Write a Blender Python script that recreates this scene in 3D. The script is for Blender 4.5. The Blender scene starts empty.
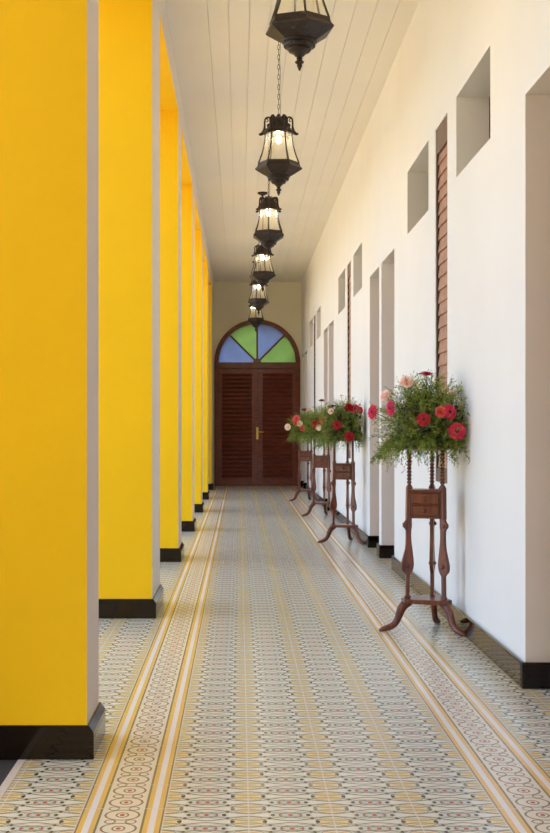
import bpy, bmesh, math, random
from mathutils import Vector, Matrix
PI = math.pi
random.seed(7)
SC = bpy.context.scene
COL = SC.collection

# ------------------------------------------------------------------ materials
def srgb(r, g, b):
    f = lambda c: (c/255)/12.92 if c/255 <= .04045 else (((c/255)+.055)/1.055)**2.4
    return (f(r), f(g), f(b), 1)

class NT:
    """tiny helper to write node maths as expressions"""
    def __init__(s, nt): s.nt = nt
    def m(s, op, a, b=None, c=None, clamp=False):
        n = s.nt.nodes.new('ShaderNodeMath'); n.operation = op; n.use_clamp = clamp
        for i, v in enumerate((a, b, c)):
            if v is None: continue
            if isinstance(v, (int, float)): n.inputs[i].default_value = v
            else: s.nt.links.new(v, n.inputs[i])
        return n.outputs[0]
    def add(s, a, b): return s.m('ADD', a, b)
    def sub(s, a, b): return s.m('SUBTRACT', a, b)
    def mul(s, a, b): return s.m('MULTIPLY', a, b)
    def div(s, a, b): return s.m('DIVIDE', a, b)
    def abs(s, a): return s.m('ABSOLUTE', a)
    def lt(s, a, b): return s.m('LESS_THAN', a, b)
    def gt(s, a, b): return s.m('GREATER_THAN', a, b)
    def maxi(s, a, b): return s.m('MAXIMUM', a, b)
    def mini(s, a, b): return s.m('MINIMUM', a, b)
    def fr(s, a): return s.m('FRACT', a)
    def ell(s, x, y, cx, cy, rx, ry):      # normalised squared distance to an ellipse centre
        dx = s.div(s.sub(x, cx), rx); dy = s.div(s.sub(y, cy), ry)
        return s.add(s.mul(dx, dx), s.mul(dy, dy))
    def mix(s, fac, a, b):
        n = s.nt.nodes.new('ShaderNodeMix'); n.data_type = 'RGBA'
        s.nt.links.new(fac, n.inputs[0]) if not isinstance(fac, (int, float)) else setattr(n.inputs[0], 'default_value', fac)
        for k, v in ((6, a), (7, b)):
            if isinstance(v, tuple): n.inputs[k].default_value = v
            else: s.nt.links.new(v, n.inputs[k])
        return n.outputs[2]

def mat(name, col, rough=.5, metal=0., noise=0., nscale=8., bump=0., bscale=30., spec=.5, coat=0., stretch=None, col2=None, trans=0.):
    m = bpy.data.materials.new(name); m.use_nodes = True
    nt = m.node_tree; p = nt.nodes['Principled BSDF']
    p.inputs['Base Color'].default_value = col
    p.inputs['Roughness'].default_value = rough
    p.inputs['Metallic'].default_value = metal
    p.inputs['Specular IOR Level'].default_value = spec
    p.inputs['Coat Weight'].default_value = coat
    tc = nt.nodes.new('ShaderNodeTexCoord'); mp = nt.nodes.new('ShaderNodeMapping')
    nt.links.new(tc.outputs['Object'], mp.inputs[0])
    if stretch: mp.inputs['Scale'].default_value = stretch
    if noise or col2:
        nz = nt.nodes.new('ShaderNodeTexNoise'); nz.inputs['Scale'].default_value = nscale; nz.inputs['Detail'].default_value = 5
        nt.links.new(mp.outputs[0], nz.inputs[0])
        h = NT(nt)
        c2 = col2 or tuple([c*(1-noise) for c in col[:3]]+[1])
        rp = nt.nodes.new('ShaderNodeMapRange'); rp.inputs[1].default_value = .35; rp.inputs[2].default_value = .65
        nt.links.new(nz.outputs['Fac'], rp.inputs[0])
        nt.links.new(h.mix(rp.outputs[0], col, c2), p.inputs['Base Color'])
    if bump:
        nb = nt.nodes.new('ShaderNodeTexNoise'); nb.inputs['Scale'].default_value = bscale; nb.inputs['Detail'].default_value = 6
        nt.links.new(mp.outputs[0], nb.inputs[0])
        b = nt.nodes.new('ShaderNodeBump'); b.inputs['Strength'].default_value = bump; b.inputs['Distance'].default_value = .01
        nt.links.new(nb.outputs['Fac'], b.inputs['Height']); nt.links.new(b.outputs[0], p.inputs['Normal'])
    return m

M = {}
M['white'] = mat('white_plaster', srgb(232, 231, 227), .75, noise=.03, nscale=1.5, bump=.12, bscale=9)
M['endwall'] = mat('cream_plaster', srgb(234, 230, 208), .8, noise=.03, nscale=2, bump=.1)
M['pierwhite'] = mat('pillar_white_paint', srgb(226, 218, 212), .7, noise=.03, nscale=2)
M['yellow'] = mat('yellow_paint', srgb(249, 199, 2), .7, spec=.3, noise=.05, nscale=1.2, bump=.06, bscale=12)
M['ceil'] = mat('cream_board_paint', srgb(242, 238, 228), .55, noise=.03, nscale=1)
M['ceilgroove'] = mat('groove_shadow_gap', srgb(232, 224, 204), .8)
M['skirt'] = mat('dark_glazed_tile', srgb(30, 18, 10), .07, noise=.4, nscale=14, spec=.38)
M['stone'] = mat('dark_stone', srgb(62, 62, 66), .7, noise=.3, nscale=20, bump=.2)
M['earth'] = mat('sunlit_pale_paving', srgb(200, 178, 136), .9, noise=.15, nscale=3)
M['trimstone'] = mat('pale_stone_edge', srgb(215, 208, 196), .5, noise=.1)
M['wood'] = mat('mahogany', srgb(118, 58, 36), .36, col2=srgb(80, 37, 23), nscale=9, stretch=(6, 6, .8), coat=.15, bump=.05, bscale=40)
M['doorwood'] = mat('dark_red_brown_wood', srgb(132, 56, 36), .4, col2=srgb(100, 42, 28), nscale=6, stretch=(1, 4, 6), coat=.15)
M['archwood'] = mat('reddish_arch_wood', srgb(122, 58, 34), .4, col2=srgb(98, 42, 25), nscale=8, coat=.15)
M['slat'] = mat('weathered_brown_slat', srgb(176, 132, 104), .6, col2=srgb(146, 104, 80), nscale=20)
M['slatframe'] = mat('shutter_frame_wood', srgb(112, 84, 60), .6, noise=.3, nscale=20)
M['darkwood'] = mat('dark_louver_wood', srgb(74, 46, 32), .6, noise=.3)
M['brass'] = mat('brass', srgb(214, 176, 92), .3, metal=1.)
M['iron'] = mat('dark_bronze_iron', srgb(60, 49, 42), .45, metal=.35, noise=.4, nscale=30, bump=.2, bscale=60)
M['pot'] = mat('dark_bowl', srgb(34, 36, 28), .5)
M['stem'] = mat('green_stem', srgb(92, 118, 52), .5)

def leafmat(name, c1, c2, sc_=14, tl=.35):
    m = bpy.data.materials.new(name); m.use_nodes = True; nt = m.node_tree
    p = nt.nodes['Principled BSDF']; out = nt.nodes['Material Output']
    tc = nt.nodes.new('ShaderNodeTexCoord')
    nz = nt.nodes.new('ShaderNodeTexNoise'); nz.inputs['Scale'].default_value = sc_
    nt.links.new(tc.outputs['Object'], nz.inputs[0])
    rp = nt.nodes.new('ShaderNodeMapRange'); rp.inputs[1].default_value = .38; rp.inputs[2].default_value = .62
    nt.links.new(nz.outputs['Fac'], rp.inputs[0])
    c = NT(nt).mix(rp.outputs[0], c1, c2)
    nt.links.new(c, p.inputs['Base Color']); p.inputs['Roughness'].default_value = .55
    tr = nt.nodes.new('ShaderNodeBsdfTranslucent'); nt.links.new(c, tr.inputs['Color'])
    mx = nt.nodes.new('ShaderNodeMixShader'); mx.inputs[0].default_value = tl
    nt.links.new(p.outputs[0], mx.inputs[1]); nt.links.new(tr.outputs[0], mx.inputs[2]); nt.links.new(mx.outputs[0], out.inputs[0])
    return m
M['fern'] = leafmat('feathery_fern_green', srgb(166, 176, 74), srgb(66, 94, 34), 34, .25)
M['sprigdark'] = leafmat('dark_filler_leaf', srgb(44, 62, 22), srgb(82, 66, 32), 30, .2)
for k, c1, c2 in (('f_magenta', (232, 44, 92), (205, 24, 70)), ('f_red', (206, 16, 40), (160, 8, 28)), ('f_pink', (226, 66, 108), (200, 40, 84)),
                  ('f_peach', (255, 234, 222), (252, 214, 198)), ('f_cream', (255, 240, 222), (250, 226, 204)), ('f_coral', (240, 110, 104), (224, 84, 80)),
                  ('f_dark', (120, 24, 26), (90, 16, 18))):
    M[k] = leafmat('petals_'+k[2:], srgb(*c1), srgb(*c2), 2.5, .3)
M['f_eye'] = mat('flower_eye', srgb(96, 20, 24), .8, noise=.4, nscale=200)

def glass_pane(name, c):
    m = bpy.data.materials.new(name); m.use_nodes = True; nt = m.node_tree
    p = nt.nodes['Principled BSDF']; out = nt.nodes['Material Output']
    p.inputs['Base Color'].default_value = tuple([v*.5 for v in c[:3]]+[1]); p.inputs['Roughness'].default_value = .15
    tr = nt.nodes.new('ShaderNodeBsdfTranslucent')
    tc = nt.nodes.new('ShaderNodeTexCoord'); nz = nt.nodes.new('ShaderNodeTexNoise'); nz.inputs['Scale'].default_value = 3
    nt.links.new(tc.outputs['Object'], nz.inputs[0])
    nt.links.new(NT(nt).mix(nz.outputs['Fac'], tuple([v*.75 for v in c[:3]]+[1]), tuple([min(1, v*1.25+.02) for v in c[:3]]+[1])), tr.inputs[0])
    mx = nt.nodes.new('ShaderNodeMixShader'); mx.inputs[0].default_value = .8
    nt.links.new(p.outputs[0], mx.inputs[1]); nt.links.new(tr.outputs[0], mx.inputs[2]); nt.links.new(mx.outputs[0], out.inputs[0])
    return m
M['glass_blue'] = glass_pane('blue_frosted_glass', srgb(158, 170, 196))
M['glass_green'] = glass_pane('green_frosted_glass', srgb(168, 192, 138))

def lantern_glass():
    m = bpy.data.materials.new('seeded_lantern_glass'); m.use_nodes = True; nt = m.node_tree
    for n in list(nt.nodes):
        if n.type == 'BSDF_PRINCIPLED': nt.nodes.remove(n)
    out = nt.nodes['Material Output']
    tp = nt.nodes.new('ShaderNodeBsdfTransparent'); tp.inputs[0].default_value = (.97, .96, .9, 1)
    tl = nt.nodes.new('ShaderNodeBsdfTranslucent'); tl.inputs[0].default_value = (.9, .87, .76, 1)
    gl = nt.nodes.new('ShaderNodeBsdfGlossy'); gl.inputs['Roughness'].default_value = .08
    tc = nt.nodes.new('ShaderNodeTexCoord'); nz = nt.nodes.new('ShaderNodeTexNoise'); nz.inputs['Scale'].default_value = 38
    nt.links.new(tc.outputs['Object'], nz.inputs[0])
    b = nt.nodes.new('ShaderNodeBump'); b.inputs['Strength'].default_value = .6; b.inputs['Distance'].default_value = .005
    nt.links.new(nz.outputs['Fac'], b.inputs['Height']); nt.links.new(b.outputs[0], gl.inputs['Normal'])
    m1 = nt.nodes.new('ShaderNodeMixShader'); m1.inputs[0].default_value = .035
    nt.links.new(tp.outputs[0], m1.inputs[1]); nt.links.new(tl.outputs[0], m1.inputs[2])
    m2 = nt.nodes.new('ShaderNodeMixShader'); m2.inputs[0].default_value = .1
    nt.links.new(m1.outputs[0], m2.inputs[1]); nt.links.new(gl.outputs[0], m2.inputs[2]); nt.links.new(m2.outputs[0], out.inputs[0])
    return m
M['lglass'] = lantern_glass()
def emit(name, c, s):
    m = bpy.data.materials.new(name); m.use_nodes = True
    p = m.node_tree.nodes['Principled BSDF']; p.inputs['Emission Color'].default_value = c; p.inputs['Emission Strength'].default_value = s
    return m
M['bulb'] = emit('warm_bulb', (1, .83, .56, 1), 260)

# floor: encaustic cement tiles
TX0, T = -.234, .262
def floor_mat():
    m = bpy.data.materials.new('patterned_cement_tile'); m.use_nodes = True; nt = m.node_tree
    p = nt.nodes['Principled BSDF']; h = NT(nt)
    tc = nt.nodes.new('ShaderNodeTexCoord'); sp = nt.nodes.new('ShaderNodeSeparateXYZ'); nt.links.new(tc.outputs['Object'], sp.inputs[0])
    u = h.div(h.sub(sp.outputs[0], TX0), T); v = h.div(sp.outputs[1], T)
    ci = h.m('FLOOR', u); fu = h.fr(u); fv = h.fr(v); pp = h.fr(h.mul(v, 2.0))
    du = h.abs(h.sub(fu, .5)); q = h.abs(h.sub(pp, .5))          # du: 0 centre .5 edge ; q: 0 row of red, .5 row of yellow
    a = h.m('COSINE', h.mul(fu, 2*PI))
    G = srgb(233, 231, 214); line = srgb(122, 130, 106); yel = srgb(240, 216, 160); red = srgb(196, 92, 60); dark = srgb(62, 54, 38); pale = srgb(212, 214, 204)
    ye = h.ell(du, q, .5, .5, .19, .34)
    col = h.mix(h.lt(h.ell(du, q, 0., 0., .26, .24), 1.), G, pale)
    col = h.mix(h.lt(ye, 1.), col, yel)
    def curve(base, amp, w=.02):
        return h.lt(h.abs(h.sub(q, h.add(base, h.mul(a, amp)))), w)
    a3 = h.m('COSINE', h.mul(fu, 6*PI))
    l1 = curve(.26, -.15, .019)
    l2 = curve(.26, .13, .018)
    l5 = h.lt(h.abs(h.sub(q, h.add(.25, h.mul(a3, .06)))), .014)
    l3 = h.lt(h.abs(h.sub(h.m('SQRT', h.ell(du, q, .5, .5, .21, .36)), 1.)), .03)
    l4 = h.lt(h.abs(h.sub(h.m('SQRT', h.ell(du, q, 0., 0., .13, .20)), 1.)), .09)
    a2 = h.m('COSINE', h.mul(fu, 4*PI))
    l6 = h.lt(h.abs(h.sub(q, h.add(.40, h.mul(a2, .05)))), .012); l7 = h.lt(h.abs(h.sub(q, h.add(.12, h.mul(a2, -.05)))), .012)
    for l in (l6, l7, l5, l4, l3, l2, l1): col = h.mix(l, col, line)
    col = h.mix(h.lt(h.ell(du, q, 0., 0., .028, .08), 1.), col, red)
    col = h.mix(h.lt(h.ell(du, q, .11, 0., .03, .035), 1.), col, red)
    col = h.mix(h.lt(h.ell(du, q, .21, 0., .026, .09), 1.), col, dark)
    col = h.mix(h.lt(h.ell(du, q, .31, .5, .028, .10), 1.), col, dark)
    col = h.mix(h.lt(h.ell(du, q, .25, .25, .024, .07), 1.), col, dark)
    # border tile
    olive = srgb(128, 120, 84); by = srgb(236, 192, 104); wh = srgb(240, 237, 232); cream = srgb(234, 226, 204); br = srgb(142, 122, 96)
    eu = h.mini(fu, h.sub(1.0, fu))
    bc = h.mix(h.gt(eu, .245), by, cream)
    bc = h.mix(h.lt(h.abs(h.sub(eu, .125)), .038), bc, wh)
    bc = h.mix(h.lt(h.abs(h.sub(eu, .236)), .014), bc, olive)
    bc = h.mix(h.lt(h.abs(h.sub(eu, .014)), .014), bc, olive)
    ring = h.lt(h.abs(h.sub(h.m('SQRT', h.ell(du, q, 0., 0., .20, .38)), 1.)), .07)
    ring2 = h.lt(h.abs(h.sub(h.m('SQRT', h.ell(du, q, 0., 0., .07, .17)), 1.)), .16)
    ring3 = h.lt(h.abs(h.sub(h.m('SQRT', h.ell(du, q, .12, .5, .06, .13)), 1.)), .18)
    for r in (ring, ring2, ring3): bc = h.mix(r, bc, br)
    bc = h.mix(h.lt(h.ell(du, q, 0., 0., .03, .09), 1.), bc, red)
    isb = h.maxi(h.lt(h.abs(h.sub(ci, -1.)), .1), h.lt(h.abs(h.sub(ci, 4.)), .1))
    col = h.mix(isb, col, bc)
    joint = h.maxi(h.lt(eu, .009), h.lt(h.mini(fv, h.sub(1.0, fv)), .009))
    col = h.mix(h.mul(joint, .8), col, srgb(222, 220, 212))
    nz = nt.nodes.new('ShaderNodeTexNoise'); nz.inputs['Scale'].default_value = 2.2; nz.inputs['Detail'].default_value = 6
    nt.links.new(tc.outputs['Object'], nz.inputs[0])
    mp = nt.nodes.new('ShaderNodeMapRange'); mp.inputs[1].default_value = .3; mp.inputs[2].default_value = .7; mp.inputs[3].default_value = 0; mp.inputs[4].default_value = .10
    nt.links.new(nz.outputs['Fac'], mp.inputs[0])
    col = h.mix(mp.outputs[0], col, srgb(176, 170, 150))
    nt.links.new(col, p.inputs['Base Color'])
    p.inputs['Roughness'].default_value = .26; p.inputs['Specular IOR Level'].default_value = .5
    return m
M['floor'] = floor_mat()

# ------------------------------------------------------------------ mesh helpers
def box(bm, x0, x1, y0, y1, z0, z1, mi=0):
    v = [bm.verts.new(c) for c in ((x0, y0, z0), (x1, y0, z0), (x1, y1, z0), (x0, y1, z0), (x0, y0, z1), (x1, y0, z1), (x1, y1, z1), (x0, y1, z1))]
    for f in ((0, 3, 2, 1), (4, 5, 6, 7), (0, 1, 5, 4), (1, 2, 6, 5), (2, 3, 7, 6), (3, 0, 4, 7)):
        bm.faces.new([v[i] for i in f]).material_index = mi
    return v
def rbox(bm, c, size, rot=None, mi=0):
    vs = box(bm, -size[0]/2, size[0]/2, -size[1]/2, size[1]/2, -size[2]/2, size[2]/2, mi)
    R = rot if rot is not None else Matrix.Identity(3)
    for v in vs: v.co = R @ v.co + Vector(c)
    return vs
def lathe(bm, prof, n=24, c=(0, 0, 0), sx=1., sy=1., phase=0., cap=True):
    rings = []
    for r, z in prof:
        rings.append([bm.verts.new((c[0]+sx*r*math.cos(phase+2*PI*i/n), c[1]+sy*r*math.sin(phase+2*PI*i/n), c[2]+z)) for i in range(n)])
    for a, b in zip(rings, rings[1:]):
        for i in range(n): bm.faces.new((a[i], a[(i+1) % n], b[(i+1) % n], b[i]))
    if cap:
        bm.faces.new(rings[0][::-1]); bm.faces.new(rings[-1])
def tube(bm, pts, rad, n=8, closed=False):
    pts = [Vector(p) for p in pts]; N = len(pts); rings = []
    up = Vector((0, 0, 1)); prev = None
    for i, p in enumerate(pts):
        d = (pts[(i+1) % N]-pts[i-1]) if closed else (pts[min(i+1, N-1)]-pts[max(i-1, 0)])
        d.normalize()
        if prev is None:
            s = d.cross(up)
            if s.length < .1: s = d.cross(Vector((0, 1, 0)))
        else: s = prev - d*prev.dot(d)
        s.normalize(); prev = s; t = s.cross(d)
        r = rad[i] if isinstance(rad, (list, tuple)) else rad
        ra, rb = r if isinstance(r, tuple) else (r, r)
        rings.append([bm.verts.new(p+s*ra*math.cos(2*PI*k/n)+t*rb*math.sin(2*PI*k/n)) for k in range(n)])
    m = N if closed else N-1
    for i in range(m):
        a, b = rings[i], rings[(i+1) % N]
        for k in range(n): bm.faces.new((a[k], a[(k+1) % n], b[(k+1) % n], b[k]))
    if not closed:
        bm.faces.new(rings[0][::-1]); bm.faces.new(rings[-1])
def prism(bm, poly, fn, d0, d1):
    """poly of 2D points, fn(u,v,d)->3D, from depth d0 to d1"""
    a = [bm.verts.new(fn(u, v, d0)) for u, v in poly]; b = [bm.verts.new(fn(u, v, d1)) for u, v in poly]
    n = len(poly)
    bm.faces.new(a); bm.faces.new(b[::-1])
    for i in range(n): bm.faces.new((a[i], b[i], b[(i+1) % n], a[(i+1) % n]))
def obj(name, bm, m, parent=None, smooth=False, bevel=0., segs=2, angle=40):
    bmesh.ops.recalc_face_normals(bm, faces=bm.faces)
    me = bpy.data.meshes.new(name); bm.to_mesh(me); bm.free()
    for x in (m if isinstance(m, (list, tuple)) else [m]): me.materials.append(x)
    if smooth:
        for p in me.polygons: p.use_smooth = True
        try: me.set_sharp_from_angle(angle=math.radians(angle))
        except Exception: pass
    o = bpy.data.objects.new(name, me); COL.objects.link(o)
    if parent: o.parent = parent
    if bevel:
        b = o.modifiers.new('bevel', 'BEVEL'); b.width = bevel; b.segments = segs; b.limit_method = 'ANGLE'; b.angle_limit = math.radians(40)
    return o
def thing(name, label, cat, loc=(0, 0, 0), rz=0, group=None):
    o = bpy.data.objects.new(name, None); COL.objects.link(o); o.empty_display_size = .1
    o.location = loc; o.rotation_euler = (0, 0, rz); o['label'] = label; o['category'] = cat
    if group: o['group'] = group
    return o
def struct(o): o['kind'] = 'structure'; return o
def B(): return bmesh.new()
def copy_tree(o, parent=None):
    c = o.copy(); COL.objects.link(c)
    if parent: c.parent = parent
    for ch in [x for x in CH.get(o.name, [])]: copy_tree(ch, c)
    return c
CH = {}
def index_children(root):
    ch = [o for o in COL.objects if o.parent == root]
    CH[root.name] = ch
    for c in ch: index_children(c)

# ------------------------------------------------------------------ room measures
EYE = 1.2
XW, XL = 1.329, -.555          # right wall plane, corridor face of pillars
YE, YB = 26.6, -2.2            # end wall, rear of the corridor
ZC, ZB = 4.37, 4.10            # ceiling, underside of the beam
FX = -.775                     # edge of the tiled floor
K = 6.88                       # bay of the right wall
WT = .42                       # wall thickness

bm = B(); box(bm, FX, XW+WT, YB, 4.7, -.12, 0); box(bm, -1.3, XW+WT, 4.7, YE+.4, -.12, 0); struct(obj('floor', bm, M['floor']))
bm = B(); box(bm, FX-.03, FX-.001, YB, 4.699, -.12, .001); struct(obj('trim_1', bm, M['trimstone']))
bm = B(); box(bm, -1.9, FX-.031, YB, 4.699, -.12, -.004); box(bm, -1.9, -1.301, 4.699, YE+.4, -.12, -.004); struct(obj('walkway_paving', bm, M['stone']))
bm = B(); box(bm, -60, -1.91, -40, 80, -.2, -.02); struct(obj('courtyard_ground', bm, M['earth']))

# ceiling of painted boards
bm = B()
xs = [-1.35, -.24]; x = -.24
while x < 1.335+WT: x += .158; xs.append(x)
for a, b in zip(xs, xs[1:]):
    g = .0016
    vs = box(bm, a+g, b-g, YB, YE+.4, ZC, ZC+.03)
box(bm, -1.35, XW+WT, YB, YE+.4, ZC+.012, ZC+.2, 1)
struct(obj('ceiling', bm, [M['ceil'], M['ceilgroove']]))

# beam over the pillars: yellow below and outside, white on the corridor face
bm = B(); box(bm, XL-.72, XL-.001, YB, YE, ZB, ZC-.001); box(bm, XL-.0009, XL, YB, YE, ZB, ZC-.001, 1)
struct(obj('trim_2', bm, [M['yellow'], M['pierwhite']]))

# ------------------------------------------------------------------ right wall with its openings
ZD, ZN0, ZN1 = 2.76, 2.747, 3.24
OPEN = []     # (kind, y0, y1, z0, z1)
for k in range(-1, 4):
    o = (k)*K
    OPEN += [('niche', 6.57+o, 7.60+o, ZN0, ZN1), ('louver', 7.93+o, 8.41+o, .854, 3.23), ('niche', 8.72+o, 9.81+o, ZN0, ZN1),
             ('door', 10.64+o, 11.61+o, 0, ZD), ('door', 11.80+o, 12.645+o, 0, ZD)]
OPEN = [q for q in OPEN if q[2] < YE-.1 and q[1] > -.5]
ys = sorted({YB, YE+.4} | {q[1] for q in OPEN} | {q[2] for q in OPEN})
bm = B()
for a, b in zip(ys, ys[1:]):
    hit = [q for q in OPEN if q[1] <= a+1e-6 and q[2] >= b-1e-6]
    if not hit: box(bm, XW, XW+WT, a, b, 0, ZC)
    else:
        q = hit[0]
        if q[3] > 0: box(bm, XW, XW+WT, a, b, 0, q[3])
        box(bm, XW, XW+WT, a, b, q[4], ZC)
bmesh.ops.remove_doubles(bm, verts=bm.verts, dist=1e-4)
# drop the inner faces shared by neighbouring blocks
seen = {}
for f in bm.faces: seen.setdefault(frozenset(v.index for v in f.verts), []).append(f)
bm.verts.index_update(); seen = {}
for f in bm.faces: seen.setdefault(frozenset(v.index for v in f.verts), []).append(f)
struct(obj('wall_right', bm, M['white']))
bm = B(); box(bm, XW+WT+.001, XW+WT+.1, YB, YE+.4, 0, ZC); struct(obj('wall_outer_right', bm, M['white']))

# skirting with rounded top, turning into the reveals
def skirt(bm, x0, x1, y0, y1, h=.122, mi=0): box(bm, x0, x1, y0, y1, .0, h, mi)
bm = B(); SP = .023
doors = sorted([(q[1], q[2]) for q in OPEN if q[0] == 'door'])
y = YB
for (a, b) in doors + [(YE, YE)]:
    if a - y > .02: skirt(bm, XW-SP, XW-.0002, y, a)
    y = b
for (a, b) in doors:
    skirt(bm, XW-SP, XW+.2, b-SP, b-.0002); skirt(bm, XW-SP, XW+.2, a+.0002, a+SP)
struct(obj('baseboard_right', bm, M['skirt'], bevel=.008, segs=3))

# doors and transom windows set back in the right wall
nd = 2; nw = 2
for kind, a, b, z0, z1 in OPEN:
    if kind == 'door':
        bm = B(); box(bm, XW+.28, XW+.33, a+.001, b-.001, .001, z1-.001)
        for f0, f1 in ((.1, 1.2), (1.32, 2.62)): box(bm, XW+.268, XW+.281, a+.12, b-.12, f0, f1)
        d = struct(obj('door_%d' % nd, bm, M['doorwood'], bevel=.004)); nd += 1
        bm = B(); tube(bm, [(XW+.27, a+.06, 1.05), (XW+.235, a+.06, 1.05), (XW+.235, a+.16, 1.05)], .008)
        box(bm, XW+.268, XW+.279, a+.04, a+.08, .95, 1.15); obj('door_handle', bm, M['brass'], d)
    elif kind == 'niche':
        bm = B()
        for c in ((a, a+.05, z0, z1), (b-.05, b, z0, z1), (a, b, z0, z0+.05), (a, b, z1-.05, z1)): box(bm, XW+.2, XW+.25, c[0]+.001, c[1]-.001, c[2]+.001, c[3]-.001)
        w = struct(obj('window_%d' % nw, bm, M['darkwood'], bevel=.003)); nw += 1
        bm = B(); n = 6
        for i in range(n):
            zc = z0+.05+(i+.5)*(z1-z0-.1)/n
            rbox(bm, (XW+.225, (a+b)/2, zc), (.075, b-a-.1, .012), Matrix.Rotation(math.radians(35), 3, 'Y'))
        obj('louver_slats', bm, M['darkwood'], w)

# tall louvered shutters flush in the wall
LN = ['tall narrow brown louvered shutter behind the nearest flower stand', 'slim louvered shutter in white wall above the second flower stand',
      'thin dark louvered shutter far down the wall nearest the arched door']
i = 0
for kind, a, b, z0, z1 in OPEN:
    if kind != 'louver' or a < 5: continue
    t = thing('louvered_shutter', LN[min(i, 2)], 'shutter', (XW+.004, (a+b)/2, z0), 0, 'tall louvered shutters in the white wall'); i += 1
    H = z1-z0; W = b-a
    fw = .032
    for s in (-1, 1):
        bm = B(); box(bm, 0, .05, (s*W/2 if s < 0 else W/2-fw)+.0005*(-s if s > 0 else 1), (-W/2+fw if s < 0 else W/2)-.0005, .0005, H-.0005)
        o = obj('side_stile', bm, M['darkwood'] if s > 0 else M['slatframe'], t, bevel=.003)
    for zz, hh in ((.0006, .09), (H-.17, .1694)):
        bm = B(); box(bm, .001, .049, -W/2+fw, W/2-fw, zz, zz+hh); obj('rail', bm, M['slatframe'], t, bevel=.003)
    zz = .1; pitch = .085
    while zz < H-.19:
        bm = B(); rbox(bm, (.02, 0, zz+.04), (.092, W-2*fw-.002, .012), Matrix.Rotation(math.radians(-82), 3, 'Y'))
        obj('slat', bm, M['slat'], t); zz += pitch
    bm = B(); box(bm, .0905, .1, -W/2, W/2, .0005, H-.0005); obj('backing_board', bm, M['darkwood'], t)

# ------------------------------------------------------------------ end wall and arched door
DX, DR, ZS = .38, .922, 2.648
def arc(r, a0, a1, n, cx=DX, cz=ZS): return [(cx+r*math.cos(math.radians(a0+(a1-a0)*i/n)), cz+r*math.sin(math.radians(a0+(a1-a0)*i/n))) for i in range(n+1)]
fn = lambda u, v, d: (u, d, v)
def ring(bm, ro, ri, a0, a1, n, y0, y1):
    """solid arch ring between two radii"""
    po, pi_ = arc(ro, a0, a1, n), arc(ri, a0, a1, n)
    R4 = [[bm.verts.new(fn(*p, d)) for p, d in ((o_, y0), (i_, y0), (i_, y1), (o_, y1))] for o_, i_ in zip(po, pi_)]
    for a, b in zip(R4, R4[1:]):
        for k in range(4): bm.faces.new((a[k], a[(k+1) % 4], b[(k+1) % 4], b[k]))
    bm.faces.new(R4[0]); bm.faces.new(R4[-1][::-1])
bm = B(); Y0, Y1 = YE, YE+.35
box(bm, DX+DR, XW+WT, Y0, Y1, 0, ZC); box(bm, -1.35, DX-DR, Y0, Y1, 0, ZC)
pa = arc(DR, 180, 0, 48)
cols = [[bm.verts.new((x_, yy, zz)) for yy, zz in ((Y0, z_), (Y0, ZC), (Y1, ZC), (Y1, z_))] for x_, z_ in pa]
for a, b in zip(cols, cols[1:]):
    for k in range(4): bm.faces.new((a[k], a[(k+1) % 4], b[(k+1) % 4], b[k]))
struct(obj('wall_back', bm, M['endwall']))
bm = B(); box(bm, DX-DR-.02, DX+DR+.02, YE+.09, YE+.3, .0005, .03); struct(obj('trim_3', bm, M['trimstone']))

bm = B(); ring(bm, DR-.001, DR-.095, 0, 180, 48, YE-.03, YE+.12)
box(bm, DX+DR-.05, DX+DR-.001, YE-.03, YE+.12, .001, ZS); box(bm, DX-DR+.001, DX-DR+.05, YE-.03, YE+.12, .001, ZS)
door = struct(obj('door_1', bm, M['archwood']))
bm = B(); box(bm, DX-DR+.02, DX+DR-.02, YE-.045, YE+.12, ZS-.13, ZS); obj('transom_bar', bm, M['archwood'], door, bevel=.008)
for an in (45, 90, 135):
    bm = B(); c, s = math.cos(math.radians(an)), math.sin(math.radians(an))
    rbox(bm, (DX+c*.42, YE+.03, ZS+s*.42), (.80, .05, .036), Matrix.Rotation(-math.radians(an), 3, 'Y')); obj('glazing_bar', bm, M['archwood'], door, bevel=.004)
bm = B(); lathe(bm, [(.0, 0), (.085, 0), (.085, .05), (0, .05)], 24, cap=False)
o = obj('hub', bm, M['archwood'], door); o.location = (DX, YE+.01, ZS+.0); o.rotation_euler = (PI/2, 0, 0)
for a0, mm, lb in ((135, 'glass_blue', 'blue frosted glass pane, leftmost of the fan'), (90, 'glass_green', 'green frosted glass pane left of centre'), (45, 'glass_blue', 'blue frosted glass pane right of centre'), (0, 'glass_green', 'green frosted glass pane, rightmost of the fan')):
    bm = B(); prism(bm, [(DX, ZS)] + arc(DR-.06, a0, a0+45, 12), fn, YE+.045, YE+.052)
    o = obj('glass_pane', bm, M[mm], door); o['label'] = lb
HZ = ZS-.13
for s in (-1, 1):
    x0, x1 = (DX-DR+.05, DX-.002) if s < 0 else (DX+.002, DX+DR-.05)
    bm = B()
    st = .115
    box(bm, x0, x0+st, YE+.02, YE+.07, .0015, HZ); box(bm, x1-st, x1, YE+.02, YE+.07, .0015, HZ)
    box(bm, x0+st, x1-st, YE+.02, YE+.07, .0015, .16); box(bm, x0+st, x1-st, YE+.02, YE+.07, HZ-.10, HZ)
    leaf = obj('door_leaf', bm, M['doorwood'], door, bevel=.005)
    bm = B(); n = 25
    for i in range(n):
        zc = .16+(i+.5)*(HZ-.26)/n
        rbox(bm, ((x0+x1)/2, YE+.045, zc), (x1-x0-2*st, .010, .078), Matrix.Rotation(math.radians(-38), 3, 'X'))
    obj('louver_slats', bm, M['doorwood'], leaf)
    bm = B(); box(bm, x0+.05, x1-.05, YE+.075, YE+.08, .1, HZ-.05); obj('backing_panel', bm, M['doorwood'], leaf)
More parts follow.
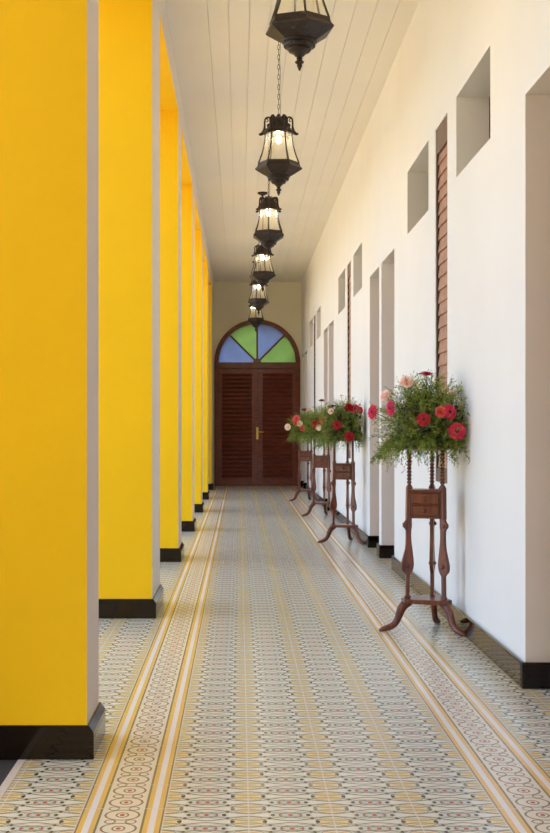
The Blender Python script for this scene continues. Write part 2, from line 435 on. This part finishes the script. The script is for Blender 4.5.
bm = B(); box(bm, DX-.025, DX+.025, YE+.008, YE+.022, .005, HZ); obj('meeting_strip', bm, M['doorwood'], door, bevel=.005)
bm = B(); box(bm, DX-.022, DX+.028, YE-.004, YE+.006, 1.00, 1.26)
tube(bm, [(DX+.003, YE+.0, 1.16), (DX+.003, YE-.045, 1.16), (DX+.05, YE-.05, 1.16), (DX+.14, YE-.045, 1.155)], .011, 10)
obj('door_handle', bm, M['brass'], door, bevel=.003)

# ------------------------------------------------------------------ pillars
PL = ['nearest yellow pillar, filling the left edge of the view', 'second yellow pillar from the left edge, bright flat face above black base',
      'third yellow pillar along the corridor, left of the tile border', 'fourth yellow pillar along the corridor',
      'fifth yellow pillar along the corridor', 'sixth yellow pillar along the corridor, narrow sliver', 'farthest yellow pillar, thin sliver beside the arched door']
PT = [.37, .75, .60, .60, .60, .60, .60]
for i in range(7):
    y0 = 4.516+3.378*i
    t = thing('pillar', PL[i], 'pillar', (XL-.36, y0, 0), 0, 'yellow pillars along the left side')
    d = PT[i]
    bm = B(); box(bm, -.36, .359, 0, d, 0, ZB); box(bm, .3592, .36, 0.0005, d-.0005, 0, ZB, 1)
    obj('shaft', bm, [M['yellow'], M['pierwhite']], t)
    bm = B(); prism(bm, [(-.385, 0), (.385, 0), (.385, .098), (.366, .125), (-.366, .125), (-.385, .098)], lambda u, v, q_: (u, q_, v), -.006, d+.02)
    o = obj('plinth', bm, M['skirt'], t, bevel=.003); o['label'] = 'dark glazed tile base'
BLOCKER_LEFT_END = 2.7
bm = B(); box(bm, XL-.72, XL, YB, BLOCKER_LEFT_END, 0, ZB); struct(obj('light_blocker_left', bm, M['yellow']))  # added out of view to keep daylight off the nearest pillar
bm = B(); box(bm, -14, -1.36, YE-3.2, YE+4, 0, 5.0); struct(obj('light_blocker_far', bm, M['endwall']))  # unseen block, added to cut sky light at the far end
bm = B(); box(bm, -9, -1.36, -8, 2.0, 0, 5.0); struct(obj('light_blocker_front', bm, M['endwall']))  # unseen mass outside, added so the first pillar's front face falls in shade

# ------------------------------------------------------------------ lanterns
def hexring(r, z, ph=0): return [(r*math.cos(ph+PI/3*i), r*math.sin(ph+PI/3*i), z) for i in range(6)]
def make_lantern(label, loc, rz):
    t = thing('hanging_lantern', label, 'lantern', loc, rz, 'row of hanging lanterns under the ceiling')   # origin: rim height
    # lower bowl
    bm = B()
    lathe(bm, [(.184, 0.0), (.186, .008), (.170, .026), (.163, .05), (.158, .055)], 6)
    lathe(bm, [(.0, -.06), (.088, -.058), (.094, -.054), (.12, -.04), (.184, .0)], 6, cap=False)
    o = obj('bowl', bm, M['iron'], t)
    bm = B(); lathe(bm, [(.012, -.136), (.024, -.13), (.034, -.116), (.052, -.11), (.06, -.10), (.058, -.09), (.074, -.084), (.082, -.074), (.08, -.066), (.092, -.06), (.09, -.05)], 24)
    for k in range(24):
        an = 2*PI*k/24; bmesh.ops.create_uvsphere(bm, u_segments=6, v_segments=4, radius=.009, matrix=Matrix.Translation((.074*math.cos(an), .074*math.sin(an), -.078)))
    obj('ribbed_base', bm, M['iron'], t, smooth=True)
    bm = B(); lathe(bm, [(.004, -.205), (.010, -.19), (.015, -.178), (.012, -.172), (.024, -.163), (.022, -.157), (.012, -.15), (.017, -.143), (.014, -.137)], 12)
    obj('finial', bm, M['iron'], t, smooth=True)
    # struts follow a bell curve
    prof = [(.160, .05), (.146, .085), (.130, .13), (.117, .18), (.108, .23), (.103, .285)]
    for k in range(6):
        a = PI/3*k; bm = B()
        tube(bm, [(r*math.cos(a), r*math.sin(a), z) for r, z in prof], .0062, 6); obj('strut', bm, M['iron'], t)
    bm = B(); lathe(bm, [(r-.003, z) for r, z in prof], 6, cap=False); obj('glass_panel', bm, M['lglass'], t)
    bm = B(); lathe(bm, [(.108, .278), (.122, .283), (.128, .292), (.115, .305), (.095, .325), (.078, .352), (.066, .39), (.05, .405), (.035, .41), (.012, .428), (.010, .436)], 18)
    for k in range(18):
        an = 2*PI*k/18; bmesh.ops.create_uvsphere(bm, u_segments=6, v_segments=4, radius=.011, matrix=Matrix.Translation((.085*math.cos(an), .085*math.sin(an), .345)))
    obj('crown', bm, M['iron'], t, smooth=True)
    # scroll brackets
    for k in range(6):
        a = PI/3*k; bm = B()
        pp = [(.050, .372), (.056, .392), (.066, .405), (.080, .412), (.096, .408), (.107, .394), (.110, .372), (.110, .345), (.112, .318), (.118, .296), (.130, .282), (.145, .277), (.156, .281)]
        tube(bm, [(r*math.cos(a), r*math.sin(a), z) for r, z in pp], [(.006, .008)]*8+[(.007, .011), (.008, .014), (.007, .014), (.006, .012), (.004, .006)], 6)
        pq = [(.098, .402), (.088, .398), (.082, .386), (.088, .376), (.096, .38)]
        tube(bm, [(r*math.cos(a), r*math.sin(a), z) for r, z in pq], .0045, 6)
        a2 = a+PI/6
        tube(bm, [(r*math.cos(a2), r*math.sin(a2), z) for r, z in [(.06, .33), (.078, .36), (.08, .392), (.066, .414), (.05, .418), (.042, .404)]], .005, 6)
        obj('scroll', bm, M['iron'], t, smooth=True)
    bm = B(); lathe(bm, [(.004, .222), (.013, .225), (.018, .235), (.018, .246), (.013, .258), (.010, .268)], 14); obj('bulb', bm, M['bulb'], t, smooth=True)
    bm = B(); lathe(bm, [(.016, .265), (.018, .285)], 12); obj('socket', bm, M['iron'], t)
    # chain
    bm = B(); z = .432; top = ZC-EYE-2.05-.05; k = 0; L = .046
    while z < top-.01:
        pts = []
        for j in range(12):
            an = 2*PI*j/12; xx = .0075*math.cos(an); zz = L/2*math.sin(an)
            pts.append((xx, 0, z+L/2+zz) if k % 2 else (0, xx, z+L/2+zz))
        tube(bm, pts, .0022, 5, closed=True); z += L-.007; k += 1
    tube(bm, [(.012+.004*math.sin(q), 0, .43+q*.04) for q in range(int((top-.43)/.04)+1)], .0018, 5)
    obj('chain', bm, M['iron'], t)
    zc = ZC-EYE-2.05
    bm = B(); lathe(bm, [(.008, zc-.075), (.012, zc-.05), (.02, zc-.045), (.045, zc-.03), (.066, zc-.022), (.068, zc-.004), (.06, zc-.0005)], 20); obj('ceiling_canopy', bm, M['iron'], t, smooth=True)
    return t
LL = ['nearest hanging lantern, cut off by the top edge of the photo', 'second hanging lantern, shown whole on a long chain with its bulb lit',
      'third hanging lantern from the camera, below the second one', 'fourth hanging lantern from the camera', 'fifth hanging lantern from the camera',
      'farthest hanging lantern, just above the arched door']
YLs = [6.37+3.39*i for i in range(6)]
XLs = [.308]*6
rots = [38, -3, 30, 42, 15, 30]
l0 = make_lantern(LL[0], (XLs[0], YLs[0], EYE+2.05), math.radians(rots[0])); index_children(l0)
for i in range(6):
    if i:
        l = copy_tree(l0); l['label'] = LL[i]; l.location = (XLs[i], YLs[i], EYE+2.05); l.rotation_euler.z = math.radians(rots[i])

# ------------------------------------------------------------------ flower stands
def make_stand(label, loc, rz):
    t = thing('flower_stand', label, 'plant stand', loc, rz, 'carved wooden stands along the white wall')
    S = .220; R = S/math.sqrt(3)
    angs = [math.radians(a) for a in (210, 330, 90)]
    outl = [(.197, .015, .015), (.20, .018, .018), (.212, .018, .018), (.216, .011, .011), (.335, .011, .011), (.345, .020, .018), (.358, .034, .026), (.375, .041, .032), (.40, .042, .035),
            (.425, .036, .033), (.455, .028, .029), (.49, .019, .024), (.53, .015, .018), (.57, .015, .015), (.60, .016, .015), (.612, .022, .016), (.622, .034, .018), (.642, .036, .018), (.652, .026, .017), (.665, .018, .017), (.70, .016, .016), (.862, .016, .016), (.872, .011, .011)]
    for a in angs:
        c, s = math.cos(a), math.sin(a)
        bm = B()
        fl = lambda u, v, d: ((R+u-.012*(v-.2)/.67)*c-d*s, (R+u-.012*(v-.2)/.67)*s+d*c, v)
        rows = [[bm.verts.new(fl(u_, z, d_)) for u_, d_ in ((o_, -.011), (o_, .011), (-i_, .011), (-i_, -.011))] for z, o_, i_ in outl]
        for a_, b_ in zip(rows, rows[1:]):
            for k in range(4): bm.faces.new((a_[k], a_[(k+1) % 4], b_[(k+1) % 4], b_[k]))
        bm.faces.new(rows[0]); bm.faces.new(rows[-1][::-1])
        # thicker square block beside the drawers and carved bosses
        prism(bm, [(-.017, .672), (.017, .672), (.017, .86), (-.017, .86)], fl, -.0165, .0165)
        leg = obj('leg', bm, M['wood'], t, bevel=.003)
        bm = B()
        for zz, uu in ((.392, .004), (.632, .018)):
            for sd in (-1, 1):
                p = Vector(fl(uu, zz, sd*.011)); bmesh.ops.create_uvsphere(bm, u_segments=12, v_segments=8, radius=.013, matrix=Matrix.Translation(p))
        obj('carved_boss', bm, M['wood'], leg, smooth=True)
        # twisted column
        bm = B(); n = 60; rings = []
        for i in range(n+1):
            z = .865+(1.085-.865)*i/n; ring = []
            for k in range(12):
                th = 2*PI*k/12; rr = .0115+.0035*math.cos(2*(th-i*.55)); ring.append(bm.verts.new(((R-.012)*c+rr*math.cos(th), (R-.012)*s+rr*math.sin(th), z)))
            rings.append(ring)
        for r1, r2 in zip(rings, rings[1:]):
            for k in range(12): bm.faces.new((r1[k], r1[(k+1) % 12], r2[(k+1) % 12], r2[k]))
        obj('twisted_column', bm, M['wood'], t, smooth=True)
        # cabriole foot
        path = [(R-.03, .172, .020, .019), (R-.004, .172, .028, .02), (R+.026, .155, .031, .02), (R+.044, .122, .028, .019), (R+.054, .088, .024, .018), (R+.068, .056, .022, .018), (R+.090, .034, .021, .020), (R+.124, .024, .020, .024), (R+.158, .015, .014, .023), (R+.176, .009, .008, .012)]
        bm = B(); tube(bm, [(r*c, r*s, z) for r, z, _, _ in path], [(w2, w1) for _, _, w1, w2 in path], 12)
        for v in bm.verts:
            if v.co.z < 0.0005: v.co.z = .0005
        foot = obj('foot', bm, M['wood'], t, smooth=True, angle=70)
        sub = foot.modifiers.new('s', 'SUBSURF'); sub.levels = 1; sub.render_levels = 1
    bm = B()
    poly = []
    for a in angs:
        for da in (-14, 14): poly.append((.160*math.cos(a+math.radians(da)), .160*math.sin(a+math.radians(da))))
    prism(bm, poly, lambda u, v, d: (u, v, d), .170, .197); obj('lower_shelf', bm, M['wood'], t, bevel=.004)
    bm = B(); box(bm, -.094, .094, -.078, .062, .675, .69); box(bm, -.094, .094, -.078, .062, .825, .835); box(bm, -.098, .098, -.088, .068, .8352, .847)
    box(bm, -.094, -.086, -.078, .062, .69, .825); box(bm, .086, .094, -.078, .062, .69, .825); box(bm, -.086, .086, .05, .062, .69, .825); box(bm, -.086, .086, -.078, .05, .753, .761)
    obj('drawer_case', bm, M['wood'], t, bevel=.002)
    for z0, z1 in ((.692, .751), (.763, .823)):
        bm = B(); box(bm, -.083, .083, -.082, .045, z0, z1); dr = obj('drawer', bm, M['wood'], t, bevel=.003)
        bm = B(); bmesh.ops.create_uvsphere(bm, u_segments=12, v_segments=8, radius=.011, matrix=Matrix.Translation((0, -.094, (z0+z1)/2)) @ Matrix.Diagonal((1, .8, 1, 1)))
        obj('knob', bm, M['doorwood'], dr, smooth=True)
    bm = B(); lathe(bm, [(.135, 1.085), (.142, 1.09), (.144, 1.098), (.14, 1.106), (.13, 1.11)], 40); obj('round_top', bm, M['wood'], t, smooth=True)
    return t
SL = ['nearest carved wooden flower stand with two small drawers', 'second carved wooden flower stand from the camera, feet by the white wall',
      'third carved wooden flower stand from the camera', 'farthest carved wooden flower stand, in front of the arched door']
STP = [(1.126, 7.413), (1.12, 13.18), (1.15, 17.24), (1.125, 20.9)]
for i, (sx, sy) in enumerate(STP):
    if i == 0: s0 = make_stand(SL[0], (sx, sy, 0), math.radians(-21)); index_children(s0)
    else: s = copy_tree(s0); s['label'] = SL[i]; s.location = (sx, sy, 0); s.rotation_euler.z = math.radians((-21, -19, -16, -17)[i])

# ------------------------------------------------------------------ flower arrangements
def strand(bm, p0, d, L, droop, width, nb, rnd, dens=1.0, xmax=9):
    """a feathery sprig: thin stem with side twigs carrying needle leaves"""
    pts = []; p = Vector(p0); d = Vector(d).normalized(); n = 9
    for i in range(n+1):
        pts.append(p.copy()); d = (d+Vector((rnd.uniform(-.08, .08), rnd.uniform(-.08, .08), -droop))).normalized(); p = p+d*L/n
    def clampx(v): return Vector((min(v.x, xmax-(.012 if v.x > xmax else 0)*((v.z*57) % 1)), v.y, v.z))
    def quad(a, b, w, nrm):
        s = (b-a).cross(nrm)
        if s.length < 1e-6: return
        s = s.normalized()*w
        mid = (a+b)/2
        q = [clampx(v) for v in (a, mid+s, b, mid-s)]
        bm.faces.new([bm.verts.new(v) for v in q])
    for a, b in zip(pts, pts[1:]): quad(a, b+(b-a)*.15, .0014, Vector((rnd.uniform(-1, 1), rnd.uniform(-1, 1), rnd.uniform(-1, 1))))
    for i in range(1, n+1):
        a = pts[i]; t = (pts[i]-pts[i-1]).normalized()
        for k in range(nb):
            q = pts[i-1].lerp(a, (k+rnd.random())/nb)
            sd = t.cross(Vector((rnd.uniform(-1, 1), rnd.uniform(-1, 1), rnd.uniform(-1, 1)))).normalized()
            tw = (t*.8+sd*.8).normalized(); ll = width*(1-.55*i/n)*rnd.uniform(.6, 1.1)
            e = q+tw*ll
            quad(q, e, .0012, sd.cross(t)+Vector((.01, .02, .03)))
            for m_ in range(int(5*dens)):
                f = (m_+.7)/(5*dens); r0 = q.lerp(e, f)
                nd_ = (tw+Vector((rnd.uniform(-1, 1), rnd.uniform(-1, 1), rnd.uniform(-1, 1)))*.9).normalized()
                quad(r0, r0+nd_*ll*.42*rnd.uniform(.6, 1.2), .0027, Vector((rnd.uniform(-1, 1), rnd.uniform(-1, 1), rnd.uniform(-1, 1))))

def foliage(seed, xmax=.218):
    rnd = random.Random(seed); bm = B()
    for i in range(380):       # dome
        th = rnd.uniform(0, 2*PI); el = rnd.uniform(.0, 1.0)**.8*PI/2
        d = Vector((math.cos(th)*math.cos(el), math.sin(th)*math.cos(el), math.sin(el)))
        L = rnd.uniform(.24, .34)*(1.0 if d.z < .5 else 1.2)
        p0 = Vector((rnd.uniform(-.05, .05), rnd.uniform(-.05, .05), .04))
        strand(bm, p0, d, L, .07, .055, 3, rnd, xmax=xmax)
    for i in range(70):        # outer arching sprigs that droop over the rim
        th = rnd.uniform(0, 2*PI)
        if rnd.random() < .25: th = PI+rnd.uniform(-.9, .9)
        d = Vector((math.cos(th), math.sin(th), .35))
        strand(bm, (.08*math.cos(th), .08*math.sin(th), .05), d, rnd.uniform(.24, .34), .2, .04, 3, rnd, xmax=xmax)
    for i in range(60):        # short sprigs over the rim
        th = rnd.uniform(0, 2*PI)
        strand(bm, (.1*math.cos(th), .1*math.sin(th), .06), (math.cos(th), math.sin(th), .15), rnd.uniform(.10, .17), .25, .04, 3, rnd, xmax=xmax)
    for i in range(20):        # hanging strands
        th = rnd.uniform(0, 2*PI); r = rnd.uniform(.1, .2)
        strand(bm, (r*math.cos(th), r*math.sin(th), .04), (math.cos(th)*.5, math.sin(th)*.5, -.5), rnd.uniform(.14, .22), .22, .028, 2, rnd, xmax=xmax)
    return bm
def filler(seed, xmax=.218):
    rnd = random.Random(seed); bm = B()
    for i in range(1300):
        th = rnd.uniform(0, 2*PI); el = rnd.uniform(-.15, 1)*PI/2; r = rnd.uniform(.07, .24)
        d = Vector((math.cos(th)*math.cos(el), math.sin(th)*math.cos(el), math.sin(el)))
        p = d*r+Vector((0, 0, .06)); a = Vector((rnd.uniform(-1, 1), rnd.uniform(-1, 1), rnd.uniform(-.4, 1))).normalized()
        s = a.cross(d).normalized()*.008; L = rnd.uniform(.035, .07)
        q = [p, p+a*L*.5+s, p+a*L, p+a*L*.5-s]
        for v in q: v.x = min(v.x, xmax-.01)
        bm.faces.new([bm.verts.new(v) for v in q])
    return bm
FOL = [(foliage(3), filler(4)), (foliage(11, .175), filler(12, .175)), (foliage(21, .15), filler(22, .15))]
FME = []
for fa, fb in FOL:
    a = bpy.data.meshes.new('feathery_foliage'); fa.to_mesh(a); a.materials.append(M['fern'])
    b = bpy.data.meshes.new('leafy_filler'); fb.to_mesh(b); b.materials.append(M['sprigdark']); FME.append((a, b))

def gerbera_mesh(seed):
    rnd = random.Random(seed); bm = B()
    for layer, (n, L, zt, w) in enumerate(((22, 1.0, .10, .12), (20, .82, .22, .11), (14, .5, .26, .09))):
        for k in range(n):
            a = 2*PI*(k+.5*layer)/n+rnd.uniform(-.05, .05); c, s = math.cos(a), math.sin(a); l = L*rnd.uniform(.92, 1.05); z1 = zt+rnd.uniform(-.05, .05)
            cr = [(.15, .02, .04), (.45, .55*z1, w*.8), (.8, z1, w), (1., z1*.8, w*.3)]
            rows = [[bm.verts.new((r*l*c-sg*ww*s, r*l*s+sg*ww*c, zz+layer*.03-(.02 if sg else 0))) for sg in (-1, 0, 1)] for r, zz, ww in cr]
            for r1, r2 in zip(rows, rows[1:]):
                for j in range(2): bm.faces.new((r1[j], r1[j+1], r2[j+1], r2[j]))
    return bm
def rose_mesh(seed):
    rnd = random.Random(seed); bm = B()
    for layer, (n, r0, zt) in enumerate(((7, .95, .35), (7, .75, .55), (6, .55, .68), (5, .36, .74), (4, .2, .76))):
        for k in range(n):
            a = 2*PI*k/n+layer*.5; rows = []
            for i in range(5):
                f = i/4; rr = r0*(.25+.75*math.sin(f*PI/2*1.1)) + (.16 if f == 1 else 0)*r0; zz = zt*f*1.15+(-.1 if i == 4 else 0)
                wd = (.25+.75*math.sin(f*PI*.8))*PI/n*1.25
                rows.append([bm.verts.new((rr*math.cos(a+wd*sg), rr*math.sin(a+wd*sg), zz-abs(sg)*.05+rnd.uniform(-.015, .015))) for sg in (-1, -.4, .4, 1)])
            for r1, r2 in zip(rows, rows[1:]):
                for j in range(3): bm.faces.new((r1[j], r1[j+1], r2[j+1], r2[j]))
    return bm
def tomesh(name, bm, m):
    me = bpy.data.meshes.new(name); bm.to_mesh(me); bm.free(); me.materials.append(m)
    for p in me.polygons: p.use_smooth = True
    return me
PET = {}
def petal(kind, color):
    if (kind, color) not in PET:
        PET[(kind, color)] = tomesh(kind, gerbera_mesh(5) if kind == 'gerbera_bloom' else rose_mesh(6), M['f_'+color])
    return PET[(kind, color)]
bm = B(); bmesh.ops.create_uvsphere(bm, u_segments=14, v_segments=8, radius=.24, matrix=Matrix.Translation((0, 0, .12)) @ Matrix.Diagonal((1, 1, .55, 1)))
EYE_ME = tomesh('flower_centre', bm, M['f_eye'])

def place_flower(root, kind, color, pos, nrm, r, lb=None):
    o = bpy.data.objects.new(kind, petal(kind, color)); COL.objects.link(o); o.parent = root
    q = Vector(nrm).normalized().to_track_quat('Z', 'Y'); o.location = pos; o.rotation_euler = q.to_euler(); k_ = r*(1.12 if kind == 'gerbera_bloom' else .88); o.scale = (k_, k_, k_)
    o['label'] = lb or {'magenta': 'magenta', 'red': 'red', 'pink': 'deep pink', 'peach': 'peach', 'cream': 'cream', 'coral': 'coral', 'dark': 'dark red'}[color]+' '+('gerbera bloom' if kind == 'gerbera_bloom' else 'rose bloom')
    if kind == 'gerbera_bloom':
        e = bpy.data.objects.new('flower_centre', EYE_ME); COL.objects.link(e); e.parent = o
    bm = B(); a = Vector(pos)-Vector(nrm).normalized()*.004; b = Vector((a.x*.35, a.y*.35, .08)); c = a.lerp(b, .4)-Vector(nrm).normalized()*.03
    pts = [a.lerp(c, i/3) for i in range(3)]+[c.lerp(b, i/4) for i in range(5)]
    tube(bm, pts, .0028, 6); obj('flower_stem', bm, M['stem'], root, smooth=True)

G_, R_ = 'gerbera_bloom', 'rose_bloom'
def arrangement(i, label, flowers, rz):
    sx, sy = STP[i]
    t = thing('flower_arrangement', label, 'flowers', (sx, sy, 1.1105), 0, 'flower arrangements on the wooden stands')
    bm = B(); lathe(bm, [(.055, 0), (.075, .01), (.105, .05), (.11, .07), (.10, .072), (.06, .03)], 28); obj('bowl', bm, M['pot'], t, smooth=True)
    fa, fb = FME[(0, 1, 2, 1)[i]]
    for me, nm in ((fa, 'feathery_foliage'), (fb, 'leafy_filler')):
        o = bpy.data.objects.new(nm, me); COL.objects.link(o); o.parent = t
    for kind, color, px, py, r, nrm, yo in flowers:
        if nrm[2] < .5 and abs(nrm[0]) < .7: yo -= .06
        Y = sy+yo
        X = (px-239.5)*Y/1240; Z = EYE+(430-py)*Y/1240
        place_flower(t, kind, color, (min(X-sx, XW-sx-.065), yo, Z-1.1105), nrm, r)
    return t
arrangement(0, 'largest arrangement of gerberas, roses and ferns, on the nearest stand', [
    (G_, 'magenta', 457, 431, .048, (.0, -1, .1), -.21), (G_, 'red', 423.5, 419.5, .038, (-.1, -1, .15), -.26), (R_, 'coral', 441, 412, .036, (-.5, -1, .2), -.23),
    (G_, 'magenta', 449, 412, .044, (.5, -1, .2), -.20), (G_, 'red', 426.5, 374.5, .042, (.05, -.25, 1), -.05), (R_, 'peach', 407, 382.5, .042, (-.2, -1, .5), -.12),
    (R_, 'peach', 386, 396, .040, (-.8, -.5, .4), -.05), (G_, 'magenta', 373, 412, .044, (-1, -.55, .1), -.04), (G_, 'pink', 391, 408, .046, (-1, -.45, .0), -.16),
    (R_, 'peach', 458, 394, .032, (.2, -.5, .8), -.05), (R_, 'dark', 462, 408, .015, (.5, -1, .3), -.12)], 0)
arrangement(1, 'second flower arrangement, red and magenta blooms high on the right', [
    (R_, 'red', 349, 408, .05, (-.2, -1, .3), -.14), (G_, 'pink', 355, 409, .05, (.1, -1, .2), -.12), (R_, 'magenta', 359, 410.5, .045, (.5, -1, .2), -.10), (G_, 'red', 337, 425, .048, (-.1, -1, 0), -.22),
    (G_, 'red', 349, 436.5, .050, (.0, -1, -.1), -.20), (R_, 'cream', 331, 411.5, .035, (-.4, -1, .3), -.10), (R_, 'peach', 364, 422, .033, (.5, -.8, .2), -.10),
    (G_, 'dark', 332.5, 406.5, .036, (-.2, -.3, 1), -.03), (R_, 'cream', 341.5, 396, .022, (0, -.3, 1), 0), (R_, 'cream', 320, 428, .03, (-1, -.6, .1), -.05)], 0)
arrangement(2, 'third flower arrangement, with a single dark bloom standing above the greens', [
    (R_, 'red', 316, 424.6, .06, (-.3, -1, 0), -.2), (G_, 'coral', 323.4, 420, .055, (-.1, -1, .2), -.2), (G_, 'coral', 328, 420.5, .05, (.3, -1, .2), -.18), (R_, 'cream', 318.7, 427.5, .045, (-.1, -1, 0), -.22),
    (G_, 'dark', 321.7, 400.6, .04, (0, -.4, 1), .0), (G_, 'dark', 331, 406.8, .04, (.1, -.4, 1), .0)], 0)
arrangement(3, 'farthest flower arrangement, coral and cream blooms in front of the arched door', [
    (R_, 'cream', 288, 427, .06, (-.5, -1, 0), -.12), (G_, 'coral', 296.4, 419, .065, (-.2, -1, .2), -.18), (R_, 'coral', 297, 422.5, .06, (-.1, -1, 0), -.2), (R_, 'cream', 299.6, 423.6, .055, (.1, -1, 0), -.21),
    (R_, 'coral', 302.7, 428, .06, (.1, -1, 0), -.2), (R_, 'peach', 308.4, 411, .05, (.1, -.6, .8), -.05), (G_, 'dark', 304.2, 410, .05, (0, -.5, 1), -.03)], 0)

# ------------------------------------------------------------------ light
w = bpy.data.worlds.new('sky'); SC.world = w; w.use_nodes = True; nt = w.node_tree
bg = nt.nodes['Background']
sky = nt.nodes.new('ShaderNodeTexSky'); sky.sky_type = 'NISHITA'; sky.sun_disc = False; sky.sun_elevation = math.radians(50); sky.sun_rotation = math.radians(100); sky.dust_density = 4.0; sky.air_density = 1.0
nt.links.new(sky.outputs[0], bg.inputs[0]); bg.inputs[1].default_value = .64
sd = bpy.data.lights.new('sun', 'SUN'); sd.energy = 2.6; sd.angle = math.radians(2); sd.color = (1, .9, .74)
so = bpy.data.objects.new('sun', sd); COL.objects.link(so)
# the sun stands behind the right-hand building: it lights the courtyard, not the corridor
so.rotation_euler = Vector((-.62, .12, -1)).to_track_quat('-Z', 'Y').to_euler()

cd = bpy.data.cameras.new('camera'); cam = bpy.data.objects.new('camera', cd); COL.objects.link(cam)
cam.location = (0, 0, EYE); cam.rotation_euler = (PI/2, 0, 0)
cd.sensor_fit = 'HORIZONTAL'; cd.sensor_width = 36; cd.lens = 36*1240/550
cd.shift_x = (275-239.5)/550; cd.shift_y = (430-416.5)/550
cd.clip_start = .05; cd.clip_end = 300
SC.camera = cam
SC.view_settings.view_transform = 'Standard'; SC.view_settings.look = 'None'; SC.view_settings.exposure = .73; SC.view_settings.gamma = 1
SC.view_settings.use_curve_mapping = False
SC.cycles.max_bounces = 12; SC.cycles.diffuse_bounces = 8; SC.cycles.glossy_bounces = 4; SC.cycles.transparent_max_bounces = 16
SC.cycles.sample_clamp_indirect = 6; SC.cycles.use_denoising = True
